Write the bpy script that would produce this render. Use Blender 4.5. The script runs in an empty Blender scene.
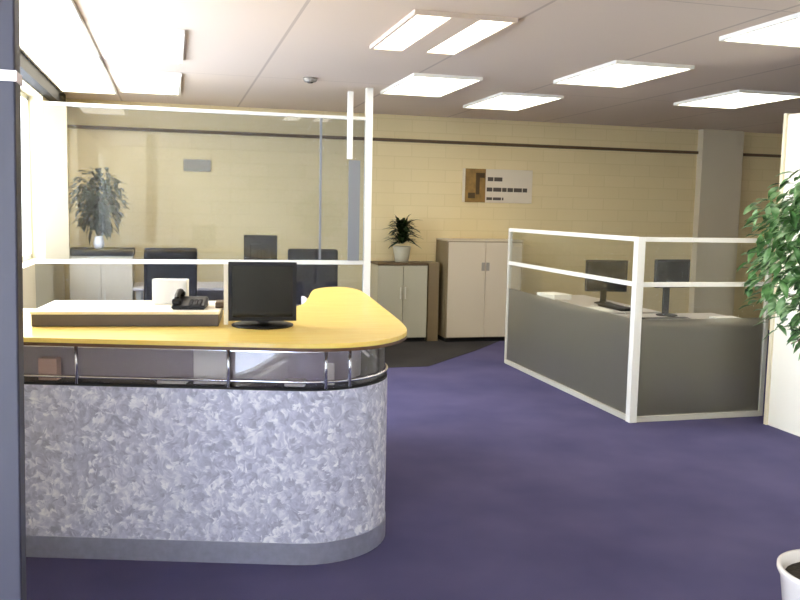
import bpy, bmesh, math, random
from mathutils import Vector, Matrix
random.seed(7)
C = bpy.context.scene.collection
PI = math.pi

# ---------------------------------------------------------------- materials
def lin(c):
    return tuple((x/12.92 if x <= 0.04045 else ((x+0.055)/1.055)**2.4) for x in c)
def rgb(r, g, b): return lin((r/255, g/255, b/255))

def new_mat(name):
    m = bpy.data.materials.new(name); m.use_nodes = True
    nt = m.node_tree; nt.nodes.clear()
    out = nt.nodes.new('ShaderNodeOutputMaterial')
    return m, nt, out
def N(nt, kind, **kw):
    n = nt.nodes.new('ShaderNode'+kind)
    for k, v in kw.items(): setattr(n, k, v)
    return n
def plain(name, col, rough=0.5, metal=0.0, noise=0.0, nscale=20.0, bump=0.0, coat=0.0, spec=0.5):
    m, nt, out = new_mat(name)
    p = N(nt, 'BsdfPrincipled')
    p.inputs['Base Color'].default_value = (*col, 1)
    p.inputs['Roughness'].default_value = rough
    p.inputs['Metallic'].default_value = metal
    p.inputs['Coat Weight'].default_value = coat
    p.inputs['Specular IOR Level'].default_value = spec
    if noise or bump:
        tc = N(nt, 'TexCoord'); t = N(nt, 'TexNoise')
        t.inputs['Scale'].default_value = nscale; t.inputs['Detail'].default_value = 4
        nt.links.new(tc.outputs['Object'], t.inputs['Vector'])
        if noise:
            r = N(nt, 'ValToRGB')
            r.color_ramp.elements[0].position = 0.3; r.color_ramp.elements[1].position = 0.7
            r.color_ramp.elements[0].color = (*[c*(1-noise) for c in col], 1)
            r.color_ramp.elements[1].color = (*[min(1, c*(1+noise)) for c in col], 1)
            nt.links.new(t.outputs['Fac'], r.inputs['Fac'])
            nt.links.new(r.outputs['Color'], p.inputs['Base Color'])
        if bump:
            b = N(nt, 'Bump'); b.inputs['Strength'].default_value = bump; b.inputs['Distance'].default_value = 0.01
            nt.links.new(t.outputs['Fac'], b.inputs['Height'])
            nt.links.new(b.outputs['Normal'], p.inputs['Normal'])
    nt.links.new(p.outputs[0], out.inputs[0])
    return m
def emit(name, col, strength):
    m, nt, out = new_mat(name)
    e = N(nt, 'Emission'); e.inputs[0].default_value = (*col, 1); e.inputs[1].default_value = strength
    nt.links.new(e.outputs[0], out.inputs[0]); return m
def fresnel(nt, ior):
    fr = N(nt, 'Fresnel'); g = N(nt, 'NewGeometry'); mr = N(nt, 'MapRange')
    mr.inputs['To Min'].default_value = ior; mr.inputs['To Max'].default_value = 1/ior
    nt.links.new(g.outputs['Backfacing'], mr.inputs['Value']); nt.links.new(mr.outputs[0], fr.inputs['IOR']); return fr
def glass(name, tint=(0.93, 0.97, 0.95), ior=1.5, haze=0.0, hazecol=(0.6, 0.65, 0.6), rough=0.02):
    m, nt, out = new_mat(name)
    fr = fresnel(nt, ior)
    tr = N(nt, 'BsdfTransparent'); tr.inputs[0].default_value = (*tint, 1)
    gl = N(nt, 'BsdfGlossy'); gl.inputs['Roughness'].default_value = rough
    mx = N(nt, 'MixShader')
    src = tr
    if haze:
        d = N(nt, 'BsdfDiffuse'); d.inputs[0].default_value = (*hazecol, 1)
        m0 = N(nt, 'MixShader'); m0.inputs[0].default_value = haze
        nt.links.new(tr.outputs[0], m0.inputs[1]); nt.links.new(d.outputs[0], m0.inputs[2]); src = m0
    nt.links.new(fr.outputs[0], mx.inputs[0]); nt.links.new(src.outputs[0], mx.inputs[1]); nt.links.new(gl.outputs[0], mx.inputs[2])
    nt.links.new(mx.outputs[0], out.inputs[0]); return m
def frosted(name, col, diff=0.45, rough=0.35):
    m, nt, out = new_mat(name)
    rf = N(nt, 'BsdfRefraction'); rf.inputs['Roughness'].default_value = rough; rf.inputs['IOR'].default_value = 1.12
    rf.inputs[0].default_value = (0.76, 0.76, 0.69, 1)
    d = N(nt, 'BsdfDiffuse'); d.inputs[0].default_value = (*col, 1)
    g = N(nt, 'BsdfGlossy'); g.inputs['Roughness'].default_value = 0.25
    fr = fresnel(nt, 1.4)
    a = N(nt, 'MixShader'); a.inputs[0].default_value = diff
    b = N(nt, 'MixShader')
    nt.links.new(rf.outputs[0], a.inputs[1]); nt.links.new(d.outputs[0], a.inputs[2])
    nt.links.new(fr.outputs[0], b.inputs[0]); nt.links.new(a.outputs[0], b.inputs[1]); nt.links.new(g.outputs[0], b.inputs[2])
    nt.links.new(b.outputs[0], out.inputs[0]); return m

def brick_wall(name, c1, c2, mortar):
    m, nt, out = new_mat(name)
    p = N(nt, 'BsdfPrincipled'); p.inputs['Roughness'].default_value = 0.55
    tc = N(nt, 'TexCoord'); mp = N(nt, 'Mapping')
    mp.inputs['Rotation'].default_value = (PI/2, 0, 0)
    nt.links.new(tc.outputs['Object'], mp.inputs['Vector'])
    bk = N(nt, 'TexBrick'); bk.inputs['Scale'].default_value = 1.0
    bk.inputs['Brick Width'].default_value = 0.44; bk.inputs['Row Height'].default_value = 0.15
    bk.inputs['Mortar Size'].default_value = 0.006; bk.inputs['Mortar Smooth'].default_value = 0.4
    bk.inputs['Color1'].default_value = (*c1, 1); bk.inputs['Color2'].default_value = (*c2, 1); bk.inputs['Mortar'].default_value = (*mortar, 1)
    nt.links.new(mp.outputs[0], bk.inputs['Vector'])
    nt.links.new(bk.outputs['Color'], p.inputs['Base Color'])
    b = N(nt, 'Bump'); b.inputs['Strength'].default_value = 0.2; b.inputs['Distance'].default_value = 0.006; b.invert = True
    nt.links.new(bk.outputs['Fac'], b.inputs['Height']); nt.links.new(b.outputs['Normal'], p.inputs['Normal'])
    nt.links.new(p.outputs[0], out.inputs[0]); return m

def carpet(name, c1, c2):
    m, nt, out = new_mat(name)
    p = N(nt, 'BsdfPrincipled'); p.inputs['Roughness'].default_value = 0.95; p.inputs['Specular IOR Level'].default_value = 0.1
    tc = N(nt, 'TexCoord')
    t = N(nt, 'TexNoise'); t.inputs['Scale'].default_value = 260; t.inputs['Detail'].default_value = 3
    t2 = N(nt, 'TexNoise'); t2.inputs['Scale'].default_value = 1.6; t2.inputs['Detail'].default_value = 3
    nt.links.new(tc.outputs['Object'], t.inputs['Vector']); nt.links.new(tc.outputs['Object'], t2.inputs['Vector'])
    ad = N(nt, 'Math', operation='MULTIPLY_ADD'); ad.inputs[1].default_value = 0.55
    nt.links.new(t2.outputs['Fac'], ad.inputs[0])
    m2 = N(nt, 'Math', operation='MULTIPLY'); m2.inputs[1].default_value = 0.5
    nt.links.new(t.outputs['Fac'], m2.inputs[0]); nt.links.new(m2.outputs[0], ad.inputs[2])
    r = N(nt, 'ValToRGB'); r.color_ramp.elements[0].position = 0.36; r.color_ramp.elements[1].position = 0.68
    r.color_ramp.elements[0].color = (*c1, 1); r.color_ramp.elements[1].color = (*c2, 1)
    nt.links.new(ad.outputs[0], r.inputs['Fac']); nt.links.new(r.outputs['Color'], p.inputs['Base Color'])
    b = N(nt, 'Bump'); b.inputs['Strength'].default_value = 0.3; b.inputs['Distance'].default_value = 0.004
    nt.links.new(t.outputs['Fac'], b.inputs['Height']); nt.links.new(b.outputs['Normal'], p.inputs['Normal'])
    nt.links.new(p.outputs[0], out.inputs[0]); return m

def ceiling_mat(name, col, seam):
    # suspended ceiling: hairline joints every 1.28 m across, 1.8 m along
    m, nt, out = new_mat(name)
    p = N(nt, 'BsdfPrincipled'); p.inputs['Roughness'].default_value = 0.8
    tc = N(nt, 'TexCoord'); sp = N(nt, 'SeparateXYZ'); nt.links.new(tc.outputs['Object'], sp.inputs[0])
    def line(o, off, step, w):
        a = N(nt, 'Math', operation='ADD'); a.inputs[1].default_value = off + 20*step; nt.links.new(o, a.inputs[0])
        md = N(nt, 'Math', operation='MODULO'); md.inputs[1].default_value = step; nt.links.new(a.outputs[0], md.inputs[0])
        l = N(nt, 'Math', operation='LESS_THAN'); l.inputs[1].default_value = w; nt.links.new(md.outputs[0], l.inputs[0]); return l
    l1 = line(sp.outputs['X'], 0.545, 1.28, 0.022); l2 = line(sp.outputs['Y'], -0.6, 3.6, 0.012)
    mx = N(nt, 'Math', operation='MAXIMUM'); nt.links.new(l1.outputs[0], mx.inputs[0]); nt.links.new(l2.outputs[0], mx.inputs[1])
    c = N(nt, 'Mix', data_type='RGBA')
    c.inputs[6].default_value = (*col, 1); c.inputs[7].default_value = (*seam, 1)
    nt.links.new(mx.outputs[0], c.inputs[0]); nt.links.new(c.outputs[2], p.inputs['Base Color'])
    nt.links.new(p.outputs[0], out.inputs[0]); return m

def galvanised(name):
    m, nt, out = new_mat(name)
    p = N(nt, 'BsdfPrincipled'); p.inputs['Metallic'].default_value = 0.15; p.inputs['Roughness'].default_value = 0.5
    tc = N(nt, 'TexCoord')
    n1 = N(nt, 'TexNoise'); n1.inputs['Scale'].default_value = 17; n1.inputs['Detail'].default_value = 3; n1.inputs['Distortion'].default_value = 2.6
    v = N(nt, 'TexVoronoi'); v.feature = 'SMOOTH_F1'; v.inputs['Smoothness'].default_value = 0.55; v.inputs['Scale'].default_value = 40; v.inputs['Randomness'].default_value = 1.0
    w = N(nt, 'Mix', data_type='VECTOR'); w.inputs[0].default_value = 0.06
    nt.links.new(tc.outputs['Object'], n1.inputs['Vector'])
    nt.links.new(tc.outputs['Object'], w.inputs[4]); nt.links.new(n1.outputs['Color'], w.inputs[5])
    nt.links.new(w.outputs[1], v.inputs['Vector'])
    sp = N(nt, 'SeparateColor'); nt.links.new(v.outputs['Color'], sp.inputs[0])
    a = N(nt, 'Math', operation='MULTIPLY_ADD'); a.inputs[1].default_value = 0.42
    m2 = N(nt, 'Math', operation='MULTIPLY'); m2.inputs[1].default_value = 0.6
    nt.links.new(n1.outputs['Fac'], m2.inputs[0]); nt.links.new(sp.outputs[0], a.inputs[0]); nt.links.new(m2.outputs[0], a.inputs[2])
    r = N(nt, 'ValToRGB'); e = r.color_ramp.elements
    e[0].position = 0.24; e[0].color = (*rgb(166, 167, 188), 1)
    e[1].position = 0.78; e[1].color = (*rgb(250, 250, 255), 1)
    x = r.color_ramp.elements.new(0.52); x.color = (*rgb(204, 205, 224), 1)
    nt.links.new(a.outputs[0], r.inputs['Fac']); nt.links.new(r.outputs['Color'], p.inputs['Base Color'])
    nt.links.new(p.outputs[0], out.inputs[0]); return m

def beech(name, c1, c2):
    m, nt, out = new_mat(name)
    p = N(nt, 'BsdfPrincipled'); p.inputs['Roughness'].default_value = 0.34; p.inputs['Coat Weight'].default_value = 0.15
    tc = N(nt, 'TexCoord'); mp = N(nt, 'Mapping'); mp.inputs['Scale'].default_value = (1.2, 14, 14); mp.inputs['Rotation'].default_value = (0, 0, 0.29)
    t = N(nt, 'TexNoise'); t.inputs['Scale'].default_value = 3; t.inputs['Detail'].default_value = 5; t.inputs['Distortion'].default_value = 0.6
    nt.links.new(tc.outputs['Object'], mp.inputs[0]); nt.links.new(mp.outputs[0], t.inputs['Vector'])
    r = N(nt, 'ValToRGB'); r.color_ramp.elements[0].position = 0.3; r.color_ramp.elements[1].position = 0.7
    r.color_ramp.elements[0].color = (*c1, 1); r.color_ramp.elements[1].color = (*c2, 1)
    nt.links.new(t.outputs['Fac'], r.inputs[0]); nt.links.new(r.outputs[0], p.inputs['Base Color'])
    nt.links.new(p.outputs[0], out.inputs[0]); return m

def leaf_mat(name, c1, c2, c3):
    m, nt, out = new_mat(name)
    p = N(nt, 'BsdfPrincipled'); p.inputs['Roughness'].default_value = 0.38
    tc = N(nt, 'TexCoord'); t = N(nt, 'TexNoise'); t.inputs['Scale'].default_value = 17; t.inputs['Detail'].default_value = 2
    nt.links.new(tc.outputs['Object'], t.inputs['Vector'])
    r = N(nt, 'ValToRGB'); e = r.color_ramp.elements
    e[0].position = 0.32; e[0].color = (*c1, 1); e[1].position = 0.68; e[1].color = (*c3, 1)
    x = e.new(0.5); x.color = (*c2, 1)
    nt.links.new(t.outputs['Fac'], r.inputs[0]); nt.links.new(r.outputs[0], p.inputs['Base Color'])
    tl = N(nt, 'BsdfTranslucent'); nt.links.new(r.outputs[0], tl.inputs[0])
    mx = N(nt, 'MixShader'); mx.inputs[0].default_value = 0.25
    nt.links.new(p.outputs[0], mx.inputs[1]); nt.links.new(tl.outputs[0], mx.inputs[2])
    nt.links.new(mx.outputs[0], out.inputs[0]); return m

M = dict(
    carpet=carpet('purple_carpet', rgb(72, 70, 104), rgb(94, 90, 124)),
    dark_carpet=carpet('dark_carpet', rgb(50, 48, 50), rgb(66, 64, 62)),
    ceiling=ceiling_mat('ceiling_tiles', rgb(210, 194, 176), rgb(182, 166, 150)),
    brick=brick_wall('cream_painted_blockwork', rgb(225, 205, 156), rgb(222, 202, 152), rgb(216, 196, 146)),
    cream=plain('cream_paint', rgb(232, 222, 190), 0.6, noise=0.02, nscale=3),
    white_wall=plain('white_wall_paint', rgb(255, 250, 232), 0.55, noise=0.01, nscale=3),
    pilaster=plain('pilaster_paint', rgb(205, 192, 162), 0.6),
    blue=plain('slate_blue_paint', rgb(39, 38, 50), 0.45, noise=0.05, nscale=6),
    pinkwhite=plain('pale_trim', rgb(250, 232, 226), 0.4),
    brown=plain('dark_brown_wood', rgb(92, 72, 44), 0.5, noise=0.12, nscale=12),
    dark_head=plain('dark_blind_head', rgb(16, 14, 13), 0.7),
    white_metal=plain('white_powder_coat', rgb(240, 238, 226), 0.35),
    alu=plain('pale_anodised_aluminium', rgb(214, 210, 194), 0.35, metal=0.2),
    pane=glass('clear_pane', (0.90, 0.93, 0.90), 1.5),
    screen_pane=glass('screen_pane', (0.95, 0.96, 0.94), 1.4, haze=0.008, hazecol=(0.5, 0.55, 0.5)),
    big_pane=glass('office_pane', (0.85, 0.88, 0.92), 1.5, haze=0.018, hazecol=(0.52, 0.52, 0.5)),
    window_pane=glass('window_pane', (0.97, 0.98, 1.0), 1.3),
    band_glass=glass('counter_band_glass', (0.93, 0.92, 0.93), 1.5, haze=0.03, hazecol=(0.6, 0.58, 0.62)),
    frost=frosted('frosted_pane', (0.25, 0.235, 0.19), 0.36),
    galv=galvanised('mottled_galvanised_steel'),
    steel=plain('brushed_steel', rgb(172, 174, 190), 0.38, metal=0.55, noise=0.08, nscale=30),
    chrome=plain('chrome', rgb(225, 226, 235), 0.16, metal=0.9),
    beech=beech('yellow_beech', rgb(244, 204, 92), rgb(252, 222, 122)),
    edge=plain('dark_edge_band', rgb(98, 66, 40), 0.45),
    grey=plain('mid_grey_laminate', rgb(100, 92, 88), 0.5),
    grey_back=plain('grey_back_panel', rgb(186, 178, 184), 0.5),
    black=plain('black_plastic', rgb(15, 12, 14), 0.45, spec=0.3),
    matt_black=plain('matt_black', rgb(16, 15, 17), 0.7),
    screen=plain('dark_screen', rgb(14, 10, 8), 0.12, spec=0.28),
    darkgrey=plain('dark_grey_plastic', rgb(58, 54, 54), 0.5),
    fabric=plain('black_fabric', rgb(17, 15, 17), 0.9, bump=0.3, nscale=180),
    paper=plain('white_paper', rgb(246, 244, 238), 0.6),
    cream_plastic=plain('cream_laminate', rgb(248, 238, 214), 0.4),
    warm=plain('peach_card', rgb(238, 200, 180), 0.6),
    cab=plain('beige_metal', rgb(206, 192, 166), 0.45),
    cab2=plain('grey_beige_laminate', rgb(176, 170, 146), 0.45),
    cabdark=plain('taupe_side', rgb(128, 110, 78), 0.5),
    desk_top=plain('pale_grey_desk', rgb(196, 188, 182), 0.4),
    leaf=leaf_mat('ficus_leaf', rgb(40, 72, 30), rgb(98, 144, 78), rgb(186, 214, 158)),
    leaf2=leaf_mat('dark_leaf', rgb(12, 22, 8), rgb(28, 46, 18), rgb(50, 72, 34)),
    leaf3=leaf_mat('grey_leaf', rgb(24, 32, 18), rgb(40, 50, 32), rgb(62, 74, 50)),
    bark=plain('bark', rgb(110, 92, 70), 0.8, noise=0.2, nscale=40),
    soil=plain('soil', rgb(44, 36, 26), 0.95, noise=0.4, nscale=60, bump=0.8),
    pot=plain('white_glazed_pot', rgb(240, 234, 226), 0.25),
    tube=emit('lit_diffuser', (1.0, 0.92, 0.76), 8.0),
    plaque=plain('grey_plaque', rgb(150, 144, 132), 0.5),
    sign_white=plain('sign_board', rgb(218, 205, 180), 0.5),
    gold=plain('sign_gold', rgb(140, 108, 52), 0.5, noise=0.25, nscale=14),
    gold_dark=plain('sign_dark_gold', rgb(74, 54, 22), 0.5),
    sign_ink=plain('sign_ink', rgb(84, 76, 66), 0.6),
    fin=plain('grey_fin_metal', rgb(128, 130, 132), 0.4),
    jamb=plain('jamb_paint', rgb(146, 136, 112), 0.6),
    led=plain('pale_button', rgb(190, 190, 186), 0.4),
)

# ---------------------------------------------------------------- mesh helpers
class MB:
    def __init__(s): s.bm = bmesh.new()
    def box(s, x0, x1, y0, y1, z0, z1, bev=0.0, mat=None):
        tmp = bmesh.new(); bmesh.ops.create_cube(tmp, size=1.0)
        for v in tmp.verts:
            v.co = Vector(((x0+x1)/2+v.co.x*(x1-x0), (y0+y1)/2+v.co.y*(y1-y0), (z0+z1)/2+v.co.z*(z1-z0)))
        if bev: bmesh.ops.bevel(tmp, geom=tmp.edges[:], offset=bev, segments=2, profile=0.5, affect='EDGES')
        s.join(tmp, mat); return s
    def join(s, tmp, mat=None):
        if mat is not None: bmesh.ops.transform(tmp, matrix=mat, verts=tmp.verts[:])
        me = bpy.data.meshes.new('t'); tmp.to_mesh(me); tmp.free(); s.bm.from_mesh(me); bpy.data.meshes.remove(me)
    def prism(s, pts, z0, z1, bev=0.0):
        tmp = bmesh.new()
        a = [tmp.verts.new((x, y, z0)) for x, y in pts]; b = [tmp.verts.new((x, y, z1)) for x, y in pts]
        n = len(pts)
        tmp.faces.new(list(reversed(a))); top = tmp.faces.new(b)
        for i in range(n): tmp.faces.new((a[i], a[(i+1) % n], b[(i+1) % n], b[i]))
        bmesh.ops.recalc_face_normals(tmp, faces=tmp.faces[:])
        if bev: bmesh.ops.bevel(tmp, geom=[e for e in top.edges], offset=bev, segments=2, profile=0.5, affect='EDGES')
        s.join(tmp); return s
    def strip(s, outer, inner, z0, z1):
        tmp = bmesh.new(); n = len(outer); rows = []
        for (ox, oy), (ix, iy) in zip(outer, inner):
            rows.append([tmp.verts.new((ox, oy, z0)), tmp.verts.new((ox, oy, z1)), tmp.verts.new((ix, iy, z1)), tmp.verts.new((ix, iy, z0))])
        for i in range(n-1):
            for k in range(4): tmp.faces.new((rows[i][k], rows[i+1][k], rows[i+1][(k+1) % 4], rows[i][(k+1) % 4]))
        tmp.faces.new(rows[0]); tmp.faces.new(list(reversed(rows[-1])))
        bmesh.ops.recalc_face_normals(tmp, faces=tmp.faces[:]); s.join(tmp); return s
    def tube(s, pts, r, seg=8, taper=None):
        pts = [Vector(p) for p in pts]; tmp = bmesh.new(); rings = []
        for i, p in enumerate(pts):
            d = (pts[min(i+1, len(pts)-1)]-pts[max(i-1, 0)]).normalized()
            up = Vector((0, 0, 1)) if abs(d.z) < 0.9 else Vector((1, 0, 0))
            a = d.cross(up).normalized(); b = d.cross(a)
            rr = r if taper is None else r+(taper-r)*i/(len(pts)-1)
            rings.append([tmp.verts.new(p+a*math.cos(t*2*PI/seg)*rr+b*math.sin(t*2*PI/seg)*rr) for t in range(seg)])
        for i in range(len(rings)-1):
            for k in range(seg): tmp.faces.new((rings[i][k], rings[i][(k+1) % seg], rings[i+1][(k+1) % seg], rings[i+1][k]))
        tmp.faces.new(rings[0]); tmp.faces.new(list(reversed(rings[-1])))
        bmesh.ops.recalc_face_normals(tmp, faces=tmp.faces[:]); s.join(tmp); return s
    def lathe(s, prof, cx=0, cy=0, seg=32):
        tmp = bmesh.new(); rings = []
        for r, z in prof:
            rings.append([tmp.verts.new((cx+math.cos(t*2*PI/seg)*r, cy+math.sin(t*2*PI/seg)*r, z)) for t in range(seg)])
        for i in range(len(rings)-1):
            for k in range(seg): tmp.faces.new((rings[i][k], rings[i][(k+1) % seg], rings[i+1][(k+1) % seg], rings[i+1][k]))
        tmp.faces.new(rings[0]); tmp.faces.new(list(reversed(rings[-1])))
        bmesh.ops.recalc_face_normals(tmp, faces=tmp.faces[:]); s.join(tmp); return s
    def leaf(s, base, d, length, width, droop=0.3, fold=0.25):
        d = d.normalized(); side = d.cross(Vector((0, 0, 1)))
        if side.length < 0.05: side = Vector((1, 0, 0))
        side.normalize(); up = side.cross(d).normalized(); bm = s.bm; rows = []
        for t, w in ((0, .08), (.3, .85), (.6, .9), (.85, .45), (1, .03)):
            c = base+d*length*t-Vector((0, 0, 1))*droop*length*t*t
            e = width/2*w
            rows.append([bm.verts.new(c-side*e+up*fold*e), bm.verts.new(c), bm.verts.new(c+side*e+up*fold*e)])
        for i in range(4):
            for k in range(2): bm.faces.new((rows[i][k], rows[i][k+1], rows[i+1][k+1], rows[i+1][k]))
    def build(s, name, m, parent=None, smooth=False, loc=None, rotz=0):
        me = bpy.data.meshes.new(name); s.bm.to_mesh(me); s.bm.free()
        me.materials.append(M[m] if isinstance(m, str) else m)
        if smooth:
            for p in me.polygons: p.use_smooth = True
        o = bpy.data.objects.new(name, me); C.objects.link(o)
        if parent: o.parent = parent
        if loc: o.location = loc
        if rotz: o.rotation_euler = (0, 0, rotz)
        return o
def auto(o, ang=0.6):
    me = o.data
    for p in me.polygons: p.use_smooth = True
    me.set_sharp_from_angle(angle=ang); return o
def tag(o, label, cat, group=None, kind=None):
    o['label'] = label; o['category'] = cat
    if group: o['group'] = group
    if kind: o['kind'] = kind
    return o
def thing(name, label, cat, loc=(0, 0, 0), rotz=0, group=None):
    o = bpy.data.objects.new(name, None); C.objects.link(o)
    o.empty_display_size = 0.1; o.location = loc; o.rotation_euler = (0, 0, rotz)
    return tag(o, label, cat, group)
def struct(o, label, cat):
    tag(o, label, cat); o['kind'] = 'structure'; return o
def box(name, m, b, parent=None, bev=0.0, loc=None, rotz=0):
    return MB().box(*b, bev=bev).build(name, m, parent, loc=loc, rotz=rotz)
def dup(root, loc, rotz, label, group=None):
    r = root.copy(); C.objects.link(r); r.location = loc; r.rotation_euler = (0, 0, rotz); r['label'] = label
    if group: r['group'] = group
    for ch in list(root.children):
        c = ch.copy(); C.objects.link(c); c.parent = r
        for g in list(ch.children):
            d = g.copy(); C.objects.link(d); d.parent = c
    return r

# ---------------------------------------------------------------- camera (calibrated: f = 850 px, eye 1.6 m)
F, VP, ROLL, EYE = 850.0, (172.0, 205.0), 0.02, 1.6
dY = Vector((VP[0]-400, VP[1]-300, F)).normalized()
hh = Vector((VP[0]+1000-400, VP[1]+1000*ROLL-300, F))
down = dY.cross(hh).normalized()
if down.y < 0: down = -down
up = -down
right = dY.cross(up).normalized()
if right.x < 0: right = -right
def to_world(c): return Vector((right.dot(c), dY.dot(c), up.dot(c)))
cd = bpy.data.cameras.new('camera'); cam = bpy.data.objects.new('camera', cd); C.objects.link(cam)
cd.sensor_width = 36; cd.lens = F*36/800; cd.clip_start = 0.05; cd.clip_end = 200
ax, ay, az = to_world(Vector((1, 0, 0))), to_world(Vector((0, -1, 0))), to_world(Vector((0, 0, -1)))
mw = Matrix(((ax.x, ay.x, az.x, 0), (ax.y, ay.y, az.y, 0), (ax.z, ay.z, az.z, EYE), (0, 0, 0, 1)))
cam.matrix_world = mw
bpy.context.scene.camera = cam

# ---------------------------------------------------------------- setting
H, YB, XL, YF, XR = 2.75, 10.22, -1.18, -2.0, 9.2
struct(box('floor', 'carpet', (XL-0.3, XR+0.2, YF-0.2, YB+0.2, -0.1, 0)), 'purple blue carpeted floor of the reception area', 'floor')
struct(MB().prism([(XL, 8.16), (2.54, 8.26), (2.94, 8.68), (3.36, 9.12), (4.3, YB), (XL, YB)], 0, 0.004).build('floor_office', 'dark_carpet'),
       'dark charcoal carpet in front of the cabinets and behind the glass', 'floor')
struct(box('ceiling', 'ceiling', (XL-0.3, XR+0.2, YF-0.2, YB+0.2, H, H+0.1)), 'pale pinkish grey flat ceiling with fine joints', 'ceiling')
struct(box('wall_back', 'brick', (XL-0.3, XR+0.2, YB, YB+0.2, 0, H)), 'cream painted blockwork wall at the far end', 'wall')
struct(box('wall_right', 'cream', (XR, XR+0.2, YF, YB, 0, H)), 'cream wall at far right side of the office', 'wall')
# left wall, three window openings; the unseen entrance one is added to light the desk
WIN = [(-1.9, 1.15), (4.3, 6.5), (6.7, 8.85)]; WZ0, WZ1 = 1.06, 2.6
LOW = 0.15
mb = MB()
mb.box(XL-0.25, XL, YF, -1.9, 0, WZ0).box(XL-0.25, XL, -1.9, 1.15, 0, LOW).box(XL-0.25, XL, 1.15, YB, 0, WZ0).box(XL-0.25, XL, YF, YB, WZ1, H)
ys = [YF]+[v for w in WIN for v in w]+[YB]
for i in range(0, len(ys), 2): mb.box(XL-0.25, XL, ys[i], ys[i+1], WZ0, WZ1)
struct(mb.build('wall_left', 'cream'), 'cream wall with windows along the left side', 'wall')
for i, (a, b) in enumerate(WIN):
    w = MB(); wz = LOW if i < 1 else WZ0
    x0, x1 = XL-0.2, XL-0.13
    w.box(x0, x1, a, a+0.05, wz, WZ1).box(x0, x1, b-0.05, b, wz, WZ1).box(x0, x1, a, b, wz, wz+0.05).box(x0, x1, a, b, WZ1-0.05, WZ1)
    wo = struct(w.build('window_%d' % (i+1), 'white_metal'), ['tall white framed window at the entrance end of the left wall', 'white framed middle window in the left wall', 'bright white framed window beside the glass office partition'][i], 'window')
    # the entrance in the left wall', 'white framed middle window in the left wall', 'bright white framed window beside the glass office partition'][i], 'window')
    box('pane', 'window_pane', (XL-0.17, XL-0.16, a+0.05, b-0.05, wz+0.05, WZ1-0.05), wo)
struct(box('trim_1', 'dark_head', (XL, XL+0.09, 1.8, 9.9, 2.61, H)), 'dark band running above the left windows under the ceiling', 'trim')
struct(box('wall_front', 'cream', (XL-0.25, XR+0.2, YF-0.2, YF, 0, H)), 'cream entrance wall facing the reception desk', 'wall')
# white dividing wall at the right, not quite ceiling height
wr = struct(box('wall_divider', 'white_wall', (4.44, 4.56, YF, 5.5, 0, 2.36)), 'bright white dividing wall behind the leafy tree, short of the ceiling', 'wall')
box('edge_trim', 'cream', (4.425, 4.575, 5.48, 5.512, 0, 2.37), wr)
# pilaster and picture rail at the far wall
struct(box('pilaster', 'pilaster', (6.87, 7.5, YB-0.12, YB, 0, H)), 'greyish flat pilaster on the far wall', 'pillar')
struct(MB().box(XL, 6.87, YB-0.03, YB, 2.425, 2.462).box(7.5, XR, YB-0.03, YB, 2.425, 2.462).build('trim_2', 'brown'), 'thin dark picture rail along the far cream wall', 'trim')
struct(box('baseboard_back', 'brown', (XL, 6.87, YB-0.015, YB, 0.004, 0.09)), 'dark skirting along the far wall', 'baseboard')
# slate blue pillar close to the camera
pl = struct(box('door_1', 'blue', (-0.18, 0, -0.025, 0.025, -1.45, H-1.45-0.001), bev=0.003, loc=(-0.237, 1.475, 1.45), rotz=0), 'slate blue entrance door upright close by at the left edge', 'door frame')
pl.rotation_euler = (0, 0.014, 0)
MB().box(-0.183, 0.002, -0.028, 0.028, 0.335, 0.351).build('band', 'pinkwhite', pl)
MB().box(-0.175, -0.022, -0.029, -0.02, 0.447, 0.456).build('strip', 'pinkwhite', pl)

# ---------------------------------------------------------------- ceiling lights
def ceiling_light(x0, x1, y0, y1, label, twin=False, group='lit ceiling panels'):
    cx, cy = (x0+x1)/2, (y0+y1)/2; w, l = (x1-x0)/2, (y1-y0)/2
    t = thing('ceiling_light', label, 'ceiling light', (cx, cy, H), 0, group)
    f = MB(); e = 0.02; z0, z1 = -0.028, 0.0
    f.box(-w, w, -l, -l+e, z0, z1).box(-w, w, l-e, l, z0, z1).box(-w, -w+e, -l+e, l-e, z0, z1).box(w-e, w, -l+e, l-e, z0, z1)
    if twin: f.box(-0.09, 0.09, -l+e, l-e, z0, z1)
    f.build('frame', 'white_metal' if not twin else 'ceiling', t)
    if twin:
        for a, b in ((-w+e, -0.09), (0.09, w-e)): box('diffuser', 'tube', (a, b, -l+e, l-e, -0.02, -0.002), t)
    else: box('diffuser', 'tube', (-w+e, w-e, -l+e, l-e, -0.02, -0.002), t)
    return t
ceiling_light(1.36, 2.0, 4.86, 6.02, 'lit ceiling light of two separate slanting tubes, nearest the centre of the ceiling', True)
ceiling_light(1.98, 2.6, 7.06, 8.26, 'lit ceiling panel above and left of the wall sign, behind the twin light')
ceiling_light(3.09, 3.74, 7.84, 9.0, 'smallest lit ceiling panel, right above the wall sign')
ceiling_light(3.23, 3.9, 5.9, 7.0, 'lit ceiling panel above the front end of the low glass screen')
ceiling_light(5.0, 5.72, 6.84, 7.9, 'lit ceiling panel far right, above the top of the white dividing wall')
ceiling_light(3.42, 4.1, 3.75, 4.92, 'large lit ceiling panel in the upper right corner')
ceiling_light(-0.5, 0.09, 5.94, 7.15, 'lit square-cut ceiling panel at upper left, nearer of two beside the joint')
ceiling_light(-0.5, 0.09, 7.85, 9.2, 'lit ceiling panel at upper left just before the glass office partition')
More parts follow.
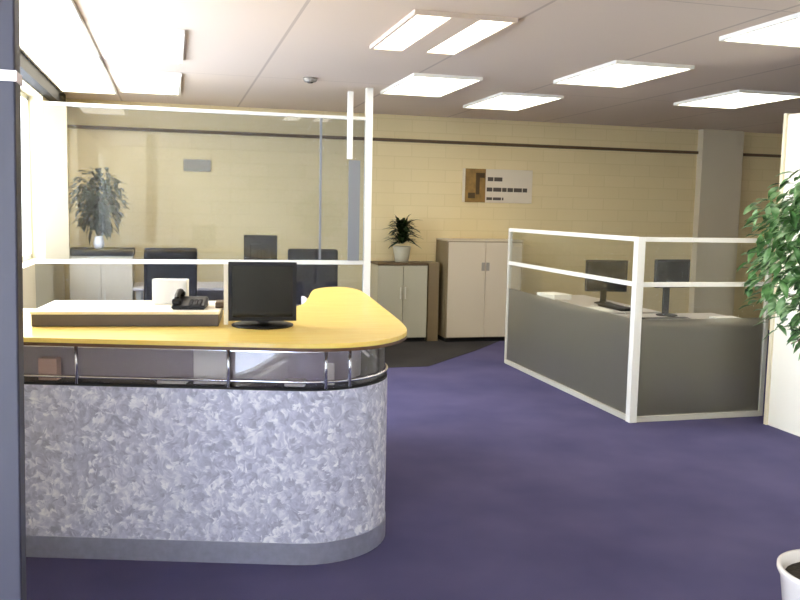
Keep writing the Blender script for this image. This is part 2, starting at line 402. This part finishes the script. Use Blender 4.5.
for k, lb in enumerate(['farthest white panel of the bright strip over the left windows', 'second farthest white panel of the bright strip over the left windows', 'third white panel of the bright strip over the left windows, near the frame top', 'nearest white panel of the bright strip over the left windows, cut by the frame top']):
    ceiling_light(-1.08, -0.535, 8.20-1.2*k, 9.40-1.2*k, lb, group='bright strip of ceiling panels over the windows')  # added glowing row stands for plain ceiling blown out by daylight
sd = thing('smoke_detector', 'small round grey smoke detector on the ceiling by the glass partition', 'smoke detector', (1.2, 7.7, H))
MB().lathe([(0.05, -0.035), (0.06, -0.02), (0.065, 0)]).build('body', 'plaque', sd, True)
MB().lathe([(0.02, -0.045), (0.03, -0.035)], seg=16).build('sensor', 'darkgrey', sd, True)

# ---------------------------------------------------------------- reception desk
def offset(path, d):
    out = []
    for i, p in enumerate(path):
        a = Vector(path[max(i-1, 0)]); b = Vector(path[min(i+1, len(path)-1)]); t = (b-a).normalized()
        n = Vector((-t.y, t.x))          # left of travel = inside of the desk
        out.append((p[0]+n.x*d, p[1]+n.y*d))
    return out
th0 = math.atan2(-0.296, 1)             # direction of the front run
ccx, ccy, rr = 0.628, 4.045, 0.39
path = []
a0 = th0-PI/2
sx, sy = ccx+rr*math.cos(a0), ccy+rr*math.sin(a0)
for k in range(9, 0, -1): path.append((sx-math.cos(th0)*k*0.19, sy-math.sin(th0)*k*0.19))
for k in range(17): a = a0+(0-a0)*k/16; path.append((ccx+rr*math.cos(a), ccy+rr*math.sin(a)))
for k in range(1, 9): path.append((ccx+rr, ccy+k*0.23))
desk = thing('reception_desk', 'curved reception desk with mottled steel front and yellow wood top', 'reception desk')
I = lambda d: offset(path, d)
auto(MB().strip(I(0.0), I(0.03), 0.10, 0.795).build('front_panel', 'galv', desk))
auto(MB().strip(I(-0.004), I(0.04), 0, 0.10).build('plinth', 'steel', desk))
auto(MB().strip(I(0.001), I(0.14), 0.795, 0.806).build('shelf_edge', 'matt_black', desk))
auto(MB().strip(I(0.13), I(0.15), 0.806, 0.985).build('back_panel', 'grey_back', desk))
auto(MB().strip(I(0.012), I(0.018), 0.806, 0.985).build('glass_band', 'band_glass', desk))
MB().tube([(x, y, 0.835) for x, y in I(0.003)], 0.007).build('rail', 'chrome', desk, True)
auto(MB().strip(I(-0.006), I(0.02), 0.968, 0.985).build('upper_rail', 'chrome', desk))
pi = I(-0.006)
def at_x(px):
    best = None
    for i in range(len(pi)-1):
        for k in range(20):
            x = pi[i][0]+(pi[i+1][0]-pi[i][0])*k/20; y = pi[i][1]+(pi[i+1][1]-pi[i][1])*k/20
            c = Vector((x, y, 0.9-EYE)); cc = Vector((ax.dot(c), ay.dot(c), az.dot(c)))
            u = 400+F*cc.x/(-cc.z)
            if best is None or abs(u-px) < best[0]:
                if y < 4.2: best = (abs(u-px), x, y)
    return best[1:]
for px in (76, 228, 326, 350):
    x, y = at_x(px)
    MB().lathe([(0.008, 0.806), (0.008, 0.985)], x, y, 12).build('post', 'chrome', desk, True)
# worktop
top = [(-1.05, 4.045), (-0.62, 3.92), (0.11, 3.705), (0.52, 3.585), (0.70, 3.565), (0.86, 3.61), (0.98, 3.71), (1.07, 3.85), (1.115, 4.0),
       (1.15, 4.25), (1.18, 4.55), (1.215, 4.95), (1.26, 5.4), (1.29, 5.75), (1.295, 5.98), (1.26, 6.15), (1.17, 6.21), (1.07, 6.16),
       (0.98, 6.02), (0.93, 5.84), (0.86, 5.5), (0.78, 5.15), (0.70, 4.95), (0.58, 4.84), (0.40, 4.80), (-1.05, 5.05)]
def smooth_poly(p, keep=(0, len(top)-1)):
    out = []
    n = len(p)
    for i in range(n):
        a, b, c = p[i-1], p[i], p[(i+1) % n]
        if i in keep: out.append(b); continue
        for t in (0.25, 0.0, -0.25):
            q = a if t > 0 else c; s = abs(t)
            m = (b[0]*(1-s)+q[0]*s, b[1]*(1-s)+q[1]*s)
            if t == 0: m = (b[0]*0.8+(a[0]+c[0])*0.1, b[1]*0.8+(a[1]+c[1])*0.1)
            out.append(m)
    return out
tp = smooth_poly(top)
wt = MB().prism(tp, 0.9995, 1.02, bev=0.002).build('worktop', 'beech', desk)
MB().prism([(x, y) for x, y in tp], 0.985, 0.9995).build('edge_band', 'edge', wt)

# leaflets and cards seen through the glass band of the desk
def inset(px, d):
    x, y = at_x(px); return (x-math.sin(th0)*-1*0+0.29*d*0.96*0.3, y+d)
def band_item(name, m, px, w, h, label, cat, d=0.09, dep=0.03, z=0.806):
    x, y = at_x(px)
    o = MB().box(-w/2, w/2, -dep/2, dep/2, 0, h, bev=0.003).build(name, m, None, loc=(x+d*0.28, y+d*0.96, z+0.0005), rotz=th0)
    return tag(o, label, cat, 'small things on the desk shelf')
band_item('leaflet', 'paper', 168, 0.13, 0.012, 'flat white leaflet lying on the desk shelf left of the upright white card', 'leaflet', d=0.075, dep=0.07)
band_item('white_card', 'paper', 207, 0.15, 0.15, 'upright white card under the worktop, left of the dark monitor', 'card', d=0.06, dep=0.006)
band_item('white_box', 'paper', 293, 0.09, 0.03, 'small low white box on the desk shelf under the monitor foot', 'box', d=0.07, dep=0.05)
band_item('white_card', 'paper', 329, 0.035, 0.10, 'narrow upright white card at the curved end of the desk shelf', 'card', d=0.075, dep=0.006)
band_item('peach_box', 'warm', 42, 0.085, 0.10, 'peach coloured box at the left end of the desk shelf', 'box', d=0.075, dep=0.05)

# low grey riser on the worktop
rot_r = -0.10
rs = thing('desk_riser', 'long low grey riser with a cream top on the yellow worktop', 'desk riser', (-0.19, 4.45, 1.02), rot_r)
MB().box(-0.43, 0.43, -0.24, 0.24, 0, 0.058, bev=0.004).build('body', 'grey', rs)
MB().box(-0.435, 0.435, -0.245, 0.245, 0.058, 0.072, bev=0.003).build('top_panel', 'cream_plastic', rs)
cb = MB()
cb.box(-0.088, 0.088, -0.03, 0.03, 0, 0.128, bev=0.003)
tag(cb.build('white_box', 'paper', None, loc=(-0.01, 4.52, 1.0925), rotz=-0.2), 'plain white upright box standing on the grey desk riser', 'box')
ph = thing('telephone', 'black desk telephone in front of the white box on the riser', 'telephone', (0.085, 4.34, 1.0925), -0.15)
tb = bmesh.new()
pts = [(-0.075, 0, 0.0), (0.075, 0, 0)]
w = MB()
tmp = bmesh.new()
v = [tmp.verts.new(p) for p in ((-.08, -.09, 0), (.08, -.09, 0), (.08, .08, 0), (-.08, .08, 0), (-.08, -.09, .018), (.08, -.09, .018), (.08, .08, .05), (-.08, .08, .05))]
for f in ((3, 2, 1, 0), (4, 5, 6, 7), (0, 1, 5, 4), (1, 2, 6, 5), (2, 3, 7, 6), (3, 0, 4, 7)): tmp.faces.new([v[i] for i in f])
bmesh.ops.bevel(tmp, geom=tmp.edges[:], offset=0.005, segments=2, affect='EDGES')
w.join(tmp); w.build('base', 'black', ph)
tb.free()
h = MB(); h.tube([(-0.055, -0.07, 0.05), (-0.058, -0.03, 0.066), (-0.058, 0.03, 0.078), (-0.055, 0.07, 0.075)], 0.014)
h.box(-0.078, -0.034, -0.09, -0.05, 0.025, 0.052, bev=0.008).box(-0.078, -0.034, 0.045, 0.085, 0.05, 0.075, bev=0.008)
h.build('handset', 'black', ph)
kp = MB()
for i in range(3):
    for j in range(4): kp.box(0.0+i*0.022, 0.016+i*0.022, -0.07+j*0.022, -0.056+j*0.022, 0.022+j*0.004, 0.031+j*0.004, bev=0.001)
kp.build('keypad', 'darkgrey', ph)
tag(box('brown_box', 'brown', (-0.025, 0.025, -0.06, 0.06, 0, 0.03), None, bev=0.004, loc=(0.235, 4.36, 1.0925), rotz=-0.1), 'small brown box at the right end of the riser, beside the telephone', 'box')

# ---------------------------------------------------------------- monitors
def monitor(label, loc, rotz, w, h, lift, group=None, foot=0.11, side=False):
    t = thing('monitor', label, 'monitor', loc, rotz, group)
    b = 0.018
    f = MB()
    f.box(-w/2, w/2, 0.0, 0.02, lift, lift+b).box(-w/2, w/2, 0, 0.02, lift+h-b, lift+h).box(-w/2, -w/2+b, 0, 0.02, lift+b, lift+h-b).box(w/2-b, w/2, 0, 0.02, lift+b, lift+h-b)
    f.build('bezel', 'black', t)
    s = MB(); s.box(-w/2+0.002, w/2-0.002, 0.02, 0.045, lift+0.002, lift+h-0.002, bev=0.006).box(-w*0.3, w*0.3, 0.045, 0.07, lift+h*0.15, lift+h*0.7, bev=0.01)
    s.build('back_shell', 'black', t)
    box('screen', 'screen', (-w/2+b, w/2-b, 0.006, 0.019, lift+b, lift+h-b), t)
    MB().box(-0.03, 0.03, 0.07, 0.095, 0.01, lift+h*0.5, bev=0.006).build('neck', 'black', t)
    MB().lathe([(foot, 0), (foot, 0.006), (foot*0.85, 0.012), (0.03, 0.018)], 0, 0.06, 28).build('base', 'black', t, True)
    if side: box('side_trim', 'white_metal', (-w/2-0.022, -w/2-0.002, 0.0, 0.03, 0.012, lift+h-0.01), t)
    return t
monitor('dark flat monitor standing on the yellow reception worktop', (0.42, 4.12, 1.02), -0.10, 0.325, 0.285, 0.03, foot=0.15, side=True)

# ---------------------------------------------------------------- tall glass office partition
Yp = 8.1
gp = thing('glass_partition', 'tall glass office partition with white rails behind the reception desk', 'glass partition', (0, Yp, 0))
def gbox(n, m, x0, x1, z0, z1, d=0.05, bev=0.003): return box(n, m, (x0, x1, -d/2, d/2, z0, z1), gp, bev)
gbox('post', 'white_metal', 1.80, 1.865, 0.004, H, 0.07)
gbox('top_rail', 'white_metal', -1.13, 1.80, 2.445, 2.475)
gbox('middle_rail', 'white_metal', XL+0.005, 1.80, 1.06, 1.10)
gbox('bottom_rail', 'white_metal', XL+0.005, 1.80, 0.004, 0.07)
gbox('jamb_panel', 'jamb', -1.09, -0.885, 1.10, 2.445, 0.045)
gbox('upper_pane', 'big_pane', -0.885, 1.80, 1.10, 2.445, 0.01, 0)
gbox('lower_pane', 'big_pane', XL+0.005, 1.80, 0.07, 1.06, 0.01, 0)
box('hanger', 'white_metal', (1.615, 1.665, -0.07, -0.03, 2.07, 2.70), gp, 0.003)  # bright light at the top of the fin, built as a white bar
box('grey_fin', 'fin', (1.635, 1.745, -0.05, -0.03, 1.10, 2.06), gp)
box('stile', 'fin', (1.36, 1.38, -0.012, 0.012, 1.10, 2.445), gp)

# office behind the glass
def desk_thing(label, loc, rotz, w, d, m='desk_top', h=0.7395, group='office desks', nolegs=False):
    t = thing('office_desk', label, 'desk', loc, rotz, group)
    MB().box(-w/2, w/2, -d/2, d/2, h-0.028, h, bev=0.004).build('desktop', m, t)
    for sx_ in (-1, 1):
        for sy_ in (-1, 1):
            x = sx_*(w/2-0.06); y = sy_*(d/2-0.06)
            MB().box(x-0.025, x+0.025, y-0.025, y+0.025, 0, h-0.028).build('leg', 'alu', t)
    box('modesty_panel', m, (-w/2+0.1, w/2-0.1, d/2-0.1, d/2-0.085, 0.3, h-0.028), t)
    return t
FZ = 0.004
desk_thing('pale office desk behind the glass partition, under the far wall plaque', (0.55, 9.45, FZ), 0, 1.9, 0.75)

def chair(label, loc, rotz, group='black office chairs'):
    t = thing('office_chair', label, 'chair', loc, rotz, group)
    MB().box(-0.24, 0.24, -0.24, 0.24, 0.43, 0.51, bev=0.03).build('seat', 'fabric', t)
    bk = MB(); bk.box(-0.25, 0.25, -0.03, 0.03, 0.0, 0.57, bev=0.025, mat=Matrix.Translation((0, 0.26, 0.62)) @ Matrix.Rotation(-0.1, 4, 'X')); bk.build('backrest', 'fabric', t)
    MB().tube([(0, 0.1, 0.42), (0, 0.27, 0.44), (0, 0.31, 0.55), (0, 0.31, 0.8)], 0.018).build('back_support', 'black', t)
    MB().tube([(0, 0, 0.09), (0, 0, 0.43)], 0.028).build('gas_column', 'black', t)
    for k in range(5):
        a = k*2*PI/5+0.3; dx, dy = math.cos(a), math.sin(a)
        lg = MB().tube([(0, 0, 0.11), (dx*0.29, dy*0.29, 0.072)], 0.022, taper=0.014).build('leg', 'black', t)
        MB().tube([(dx*0.29-dy*0.02, dy*0.29+dx*0.02, 0.03), (dx*0.29+dy*0.02, dy*0.29-dx*0.02, 0.03)], 0.03, 12).build('caster', 'matt_black', lg)
    return t
ch = chair('black office chair behind the glass, under the grey wall plaque', (-0.06, 8.75, FZ), PI+0.15)
dup(ch, (1.42, 8.75, FZ), PI-0.2, 'black office chair behind the glass, at the right end by the post')
monitor('black monitor behind the glass partition, above the reception monitor', (0.93, 9.35, FZ+0.74), PI-0.15, 0.36, 0.31, 0.24, foot=0.1)

cr = thing('low_cupboard', 'low black topped cupboard behind glass carrying the grey green plant', 'cupboard', (-0.66, 9.45, FZ))
box('body', 'cab2', (-0.36, 0.26, -0.2, 0.2, 0, 1.06), cr, 0.003)
MB().box(-0.37, 0.27, -0.21, 0.21, 1.06, 1.13, bev=0.004).build('top_panel', 'matt_black', cr)
for k in (-1, 1):
    x0 = -0.05+(-0.305 if k < 0 else 0.003); d = box('door', 'cab', (x0, x0+0.302, -0.215, -0.2, 0.05, 1.04), cr, 0.002)
    box('handle', 'alu', (-0.05+k*0.03-0.006, -0.05+k*0.03+0.006, -0.228, -0.215, 0.55, 0.7), d)

# bushy plant behind the glass
def bush(t, mat, n, c, rad, leaf_len, leaf_w, droop, seed, nm='foliage', split=0):
    random.seed(seed); f = MB()
    for i in range(n):
        u = Vector((random.gauss(0, 1), random.gauss(0, 1), random.gauss(0, 1))).normalized()*random.random()**0.45
        p = Vector((c[0]+u.x*rad[0], c[1]+u.y*rad[1], c[2]+u.z*rad[2]))
        d = Vector((u.x+random.uniform(-.7, .7), u.y+random.uniform(-.7, .7), u.z*0.5+random.uniform(-.6, .5)))
        f.leaf(p, d, leaf_len*random.uniform(.7, 1.2), leaf_w*random.uniform(.7, 1.2), droop)
    f.build(nm, mat, t)
gp2 = thing('potted_plant', 'large dull green plant in a white vase behind the glass, by the window', 'plant', (-0.74, 9.38, FZ+1.1305))
MB().lathe([(0.04, 0), (0.055, 0.05), (0.045, 0.11), (0.035, 0.13)], seg=20).build('vase', 'pot', gp2, True)
st = MB()
for k in range(5):
    a = k*1.257; st.tube([(0, 0, 0.11), (0.05*math.cos(a), 0.05*math.sin(a), 0.3), (0.13*math.cos(a), 0.1*math.sin(a), 0.55)], 0.008, 6, taper=0.004)
st.build('stem', 'bark', gp2)
bush(gp2, 'leaf3', 620, (0, 0, 0.50), (0.25, 0.16, 0.33), 0.1, 0.05, 0.5, 3)
tag(box('wall_plaque', 'plaque', (0.13, 0.44, YB-0.02, YB-0.0005, 1.99, 2.13), None, 0.003), 'small plain grey plaque on far wall behind the glass', 'plaque')

# ---------------------------------------------------------------- cabinets at far wall
def cupboard(label, x0, x1, y0, y1, h, body, door, topm, topt, seam):
    t = thing('storage_cabinet', label, 'cabinet', ((x0+x1)/2, (y0+y1)/2, FZ)); w = (x1-x0)/2; d = (y1-y0)/2
    box('plinth', 'matt_black', (-w+0.01, w-0.01, -d+0.03, d, 0, 0.05), t)
    box('body', body, (-w, w, -d, d, 0.05, h-topt), t, 0.003)
    MB().box(-w-0.004, w+0.004, -d-0.018, d, h-topt, h, bev=0.003).build('top_panel', topm, t)
    for k in (-1, 1):
        a, b = (-w+0.012, -seam) if k < 0 else (seam, w-0.012)
        dr = box('door', door, (a, b, -d-0.016, -d, 0.06, h-topt-0.01), t, 0.002)
        hx = k*0.03
        if topm == 'cab':
            MB().box(hx-0.02, hx+0.02, -d-0.024, -d-0.016, h*0.70, h*0.78, bev=0.002).build('handle', 'plaque', dr)
        else: MB().box(hx-0.006, hx+0.006, -d-0.034, -d-0.016, h*0.55, h*0.7, bev=0.002).build('handle', 'alu', dr)
    return t
cupboard('short grey beige two door cabinet carrying the small spiky plant', 2.36, 2.98, 9.82, 10.2, 0.96, 'cab2', 'cab2', 'brown', 0.028, 0.003)
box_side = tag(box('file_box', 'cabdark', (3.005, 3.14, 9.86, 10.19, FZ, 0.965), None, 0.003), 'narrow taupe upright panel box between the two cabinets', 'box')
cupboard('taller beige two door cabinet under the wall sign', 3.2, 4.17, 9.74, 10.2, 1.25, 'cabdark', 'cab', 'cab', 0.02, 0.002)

pp = thing('potted_plant', 'small dark spiky plant in a pale pot on the short cabinet', 'plant', (2.69, 9.97, FZ+0.9605))
MB().lathe([(0.075, 0), (0.09, 0.05), (0.11, 0.19), (0.105, 0.195), (0.095, 0.17)], seg=24).build('pot', 'cab2', pp, True)
MB().lathe([(0.085, 0.15), (0.095, 0.17), (0.02, 0.178)], seg=20).build('soil', 'soil', pp)
random.seed(5); f = MB()
for i in range(170):
    a = random.uniform(0, 2*PI); e = random.uniform(0.05, 1.35)
    d = Vector((math.cos(a)*math.cos(e), math.sin(a)*math.cos(e), math.sin(e)))
    f.leaf(Vector((math.cos(a)*0.03, math.sin(a)*0.03, 0.22+random.uniform(0, .26))), d, random.uniform(0.17, 0.29)*(0.66 if d.y > 0.15 else 1), 0.045, 0.4)
f.build('foliage', 'leaf2', pp)

# sign on the far wall: gold square emblem and three unreadable dark lines
sg = thing('wall_sign', 'pale wall sign with gold square emblem above the tall cabinet', 'sign', (4.0, YB, 1.71))
box('board', 'sign_white', (-0.47, 0.47, -0.02, -0.0005, 0, 0.42), sg, 0.003)
em = box('emblem', 'gold', (-0.44, -0.17, -0.026, -0.02, 0.0, 0.42), sg)
MB().box(-0.30, -0.25, -0.03, -0.026, 0.10, 0.37).box(-0.25, -0.185, -0.03, -0.026, 0.31, 0.37).box(-0.40, -0.31, -0.03, -0.026, 0.05, 0.12).build('emblem_mark', 'gold_dark', em)
for zc, x0, x1, hh_ in ((0.295, -0.14, 0.07, 0.05), (0.165, -0.15, 0.42, 0.05), (0.05, -0.15, 0.08, 0.035)):
    tl = MB(); x = x0; k = 0
    while x < x1-0.02:
        wl = min((0.075, 0.11, 0.06)[k % 3], x1-x); tl.box(x, x+wl, -0.023, -0.02, zc-hh_/2, zc+hh_/2); x += wl+0.012; k += 1
    tl.build('text_line', 'sign_ink', sg)

# ---------------------------------------------------------------- low glass screen round the right workstation
X0, Y0, Y1, X1, SH = 3.42, 5.76, 8.32, 4.60, 1.43
sc_ = thing('glass_screen', 'low L shaped glass screen with frosted lower panes round the right workstation', 'glass screen', (0, 0, 0))
for x, y, w_ in ((X0, Y0, 0.032), (X0, Y1, 0.018), (X1-0.02, Y0, 0.018)):
    MB().box(x-w_, x+w_, y-w_, y+w_, 0, SH, bev=0.004).build('post', 'white_metal' if w_ > .03 else 'alu', sc_)
def run(name, z0, z1, d, m):
    box(name, m, (X0-d, X0+d, Y0+0.032, Y1-0.018, z0, z1), sc_, 0.002)
    box(name, m, (X0+0.032, X1-0.038, Y0-d, Y0+d, z0, z1), sc_, 0.002)
run('top_rail', SH-0.035, SH, 0.02, 'white_metal')
run('bottom_rail', 0.0, 0.045, 0.022, 'alu')
run('middle_rail', 1.05, 1.085, 0.016, 'white_metal')
run('clear_pane', 1.085, SH-0.035, 0.004, 'screen_pane')
run('clear_pane', 0.80, 1.05, 0.004, 'screen_pane')
run('frosted_pane', 0.045, 0.80, 0.004, 'frost')

desk_thing('pale workstation desk close behind the front of the low glass screen', (4.1, 6.2, 0), PI, 1.1, 0.72)
desk_thing('pale workstation desk along the long side of the low glass screen', (3.86, 7.42, 0), PI/2, 1.5, 0.7)
def look_x(u, y):   # world X on the line of sight of column u at depth y (at eye-ish height)
    r = to_world(Vector((u-400, 270-300, F))); return r.x/r.y*y
monitor('black monitor right of the white corner post of the low screen', (look_x(671, 6.4), 6.36, 0.74), 0.1, 0.34, 0.24, 0.245, foot=0.09)
monitor('black monitor left of the white corner post, behind the long glass', (look_x(607, 7.3), 7.3, 0.74), -0.2, 0.4, 0.30, 0.12, foot=0.09)
def keyboard(label, loc, rotz):
    t = thing('keyboard', label, 'keyboard', loc, rotz, 'desk keyboards')
    MB().box(-0.22, 0.22, -0.075, 0.075, 0, 0.018, bev=0.004).build('case', 'black', t)
    k = MB()
    for i in range(15):
        for j in range(5): k.box(-0.205+i*0.0275, -0.182+i*0.0275, -0.06+j*0.025, -0.04+j*0.025, 0.018, 0.025)
    k.build('keys', 'darkgrey', t); return t
keyboard('black keyboard on the front workstation desk below its monitor', (look_x(668, 6.1), 6.08, 0.74), 0)
keyboard('black keyboard on the side workstation desk by the long glass', (3.92, 6.95, 0.74), PI/2)
for (x, y, r, w_, d_, h_, lb) in ((4.47, 6.04, 0, .21, .3, .02, 'white paper stack on the front desk right of its keyboard'),
                               (3.65, 6.86, 0, .21, .3, .012, 'thin white paper sheets on the side desk beside its keyboard'),
                               (3.72, 7.85, .2, .21, .3, .05, 'thick white paper stack on the side desk behind the long glass')):
    tag(MB().box(-w_/2, w_/2, -d_/2, d_/2, 0, h_).build('paper_stack', 'paper', None, loc=(x, y, 0.74), rotz=r), lb, 'paper', 'papers on the workstation desks')

# ---------------------------------------------------------------- tall leafy tree at right
tr = thing('potted_tree', 'leafy green potted tree at the right edge, in a white pot', 'tree', (2.25, 2.36, 0))
MB().lathe([(0.14, 0), (0.15, 0.02), (0.19, 0.33), (0.203, 0.355), (0.203, 0.37), (0.19, 0.37), (0.18, 0.345), (0.17, 0.30)], seg=40).build('pot', 'pot', tr, True)
MB().lathe([(0.12, 0.28), (0.176, 0.333), (0.08, 0.345), (0.01, 0.35)], seg=30).build('soil', 'soil', tr)
MB().tube([(0.01, 0, 0.33), (0.03, 0.01, 0.7), (0.02, 0.03, 1.0), (0.05, 0.02, 1.3), (0.06, 0.03, 1.65)], 0.022, 10, taper=0.012).build('trunk', 'bark', tr, True)
random.seed(21); br = MB(); lf = MB()
for i in range(60):
    z = random.uniform(1.15, 1.6); a = random.uniform(0, 2*PI); L = random.uniform(0.2, 0.36)*(1.0 if z < 1.45 else 0.8)
    p0 = Vector((0.05, 0.025, z)); d = Vector((math.cos(a), math.sin(a), random.uniform(-0.1, 0.7)))
    br.tube([p0, p0+d*L*0.5, p0+d*L*0.8-Vector((0, 0, 0.05))], 0.005, 5, taper=0.002)
for i in range(3700):
    u = Vector((random.gauss(0, 1), random.gauss(0, 1), random.gauss(0, 1))).normalized()*random.random()**0.4
    zz = u.z; wd = (0.375-0.02*zz) if zz < 0.3 else 0.37*(1.22-zz*0.6)
    lump = 1+0.16*math.sin(7*math.atan2(u.y, u.x)+5*zz)
    q = Vector((0.05+u.x*wd*lump, 0.02+u.y*wd*lump, 1.495+zz*0.40))
    dd = Vector((u.x+random.uniform(-.9, .9), u.y+random.uniform(-.9, .9), random.uniform(-.9, .35)))
    lf.leaf(q, dd, random.uniform(0.045, 0.07), random.uniform(0.024, 0.037), 0.35)
br.build('branches', 'bark', tr); lf.build('foliage', 'leaf', tr)

# ---------------------------------------------------------------- daylight and colour management
w = bpy.data.worlds.new('daylight'); bpy.context.scene.world = w; w.use_nodes = True
bg = w.node_tree.nodes['Background']; bg.inputs[0].default_value = (0.78, 0.86, 1.0, 1); bg.inputs[1].default_value = 16.0
vs = bpy.context.scene.view_settings
vs.view_transform = 'Standard'; vs.look = 'None'; vs.exposure = 0.0; vs.gamma = 1.0; vs.use_curve_mapping = False
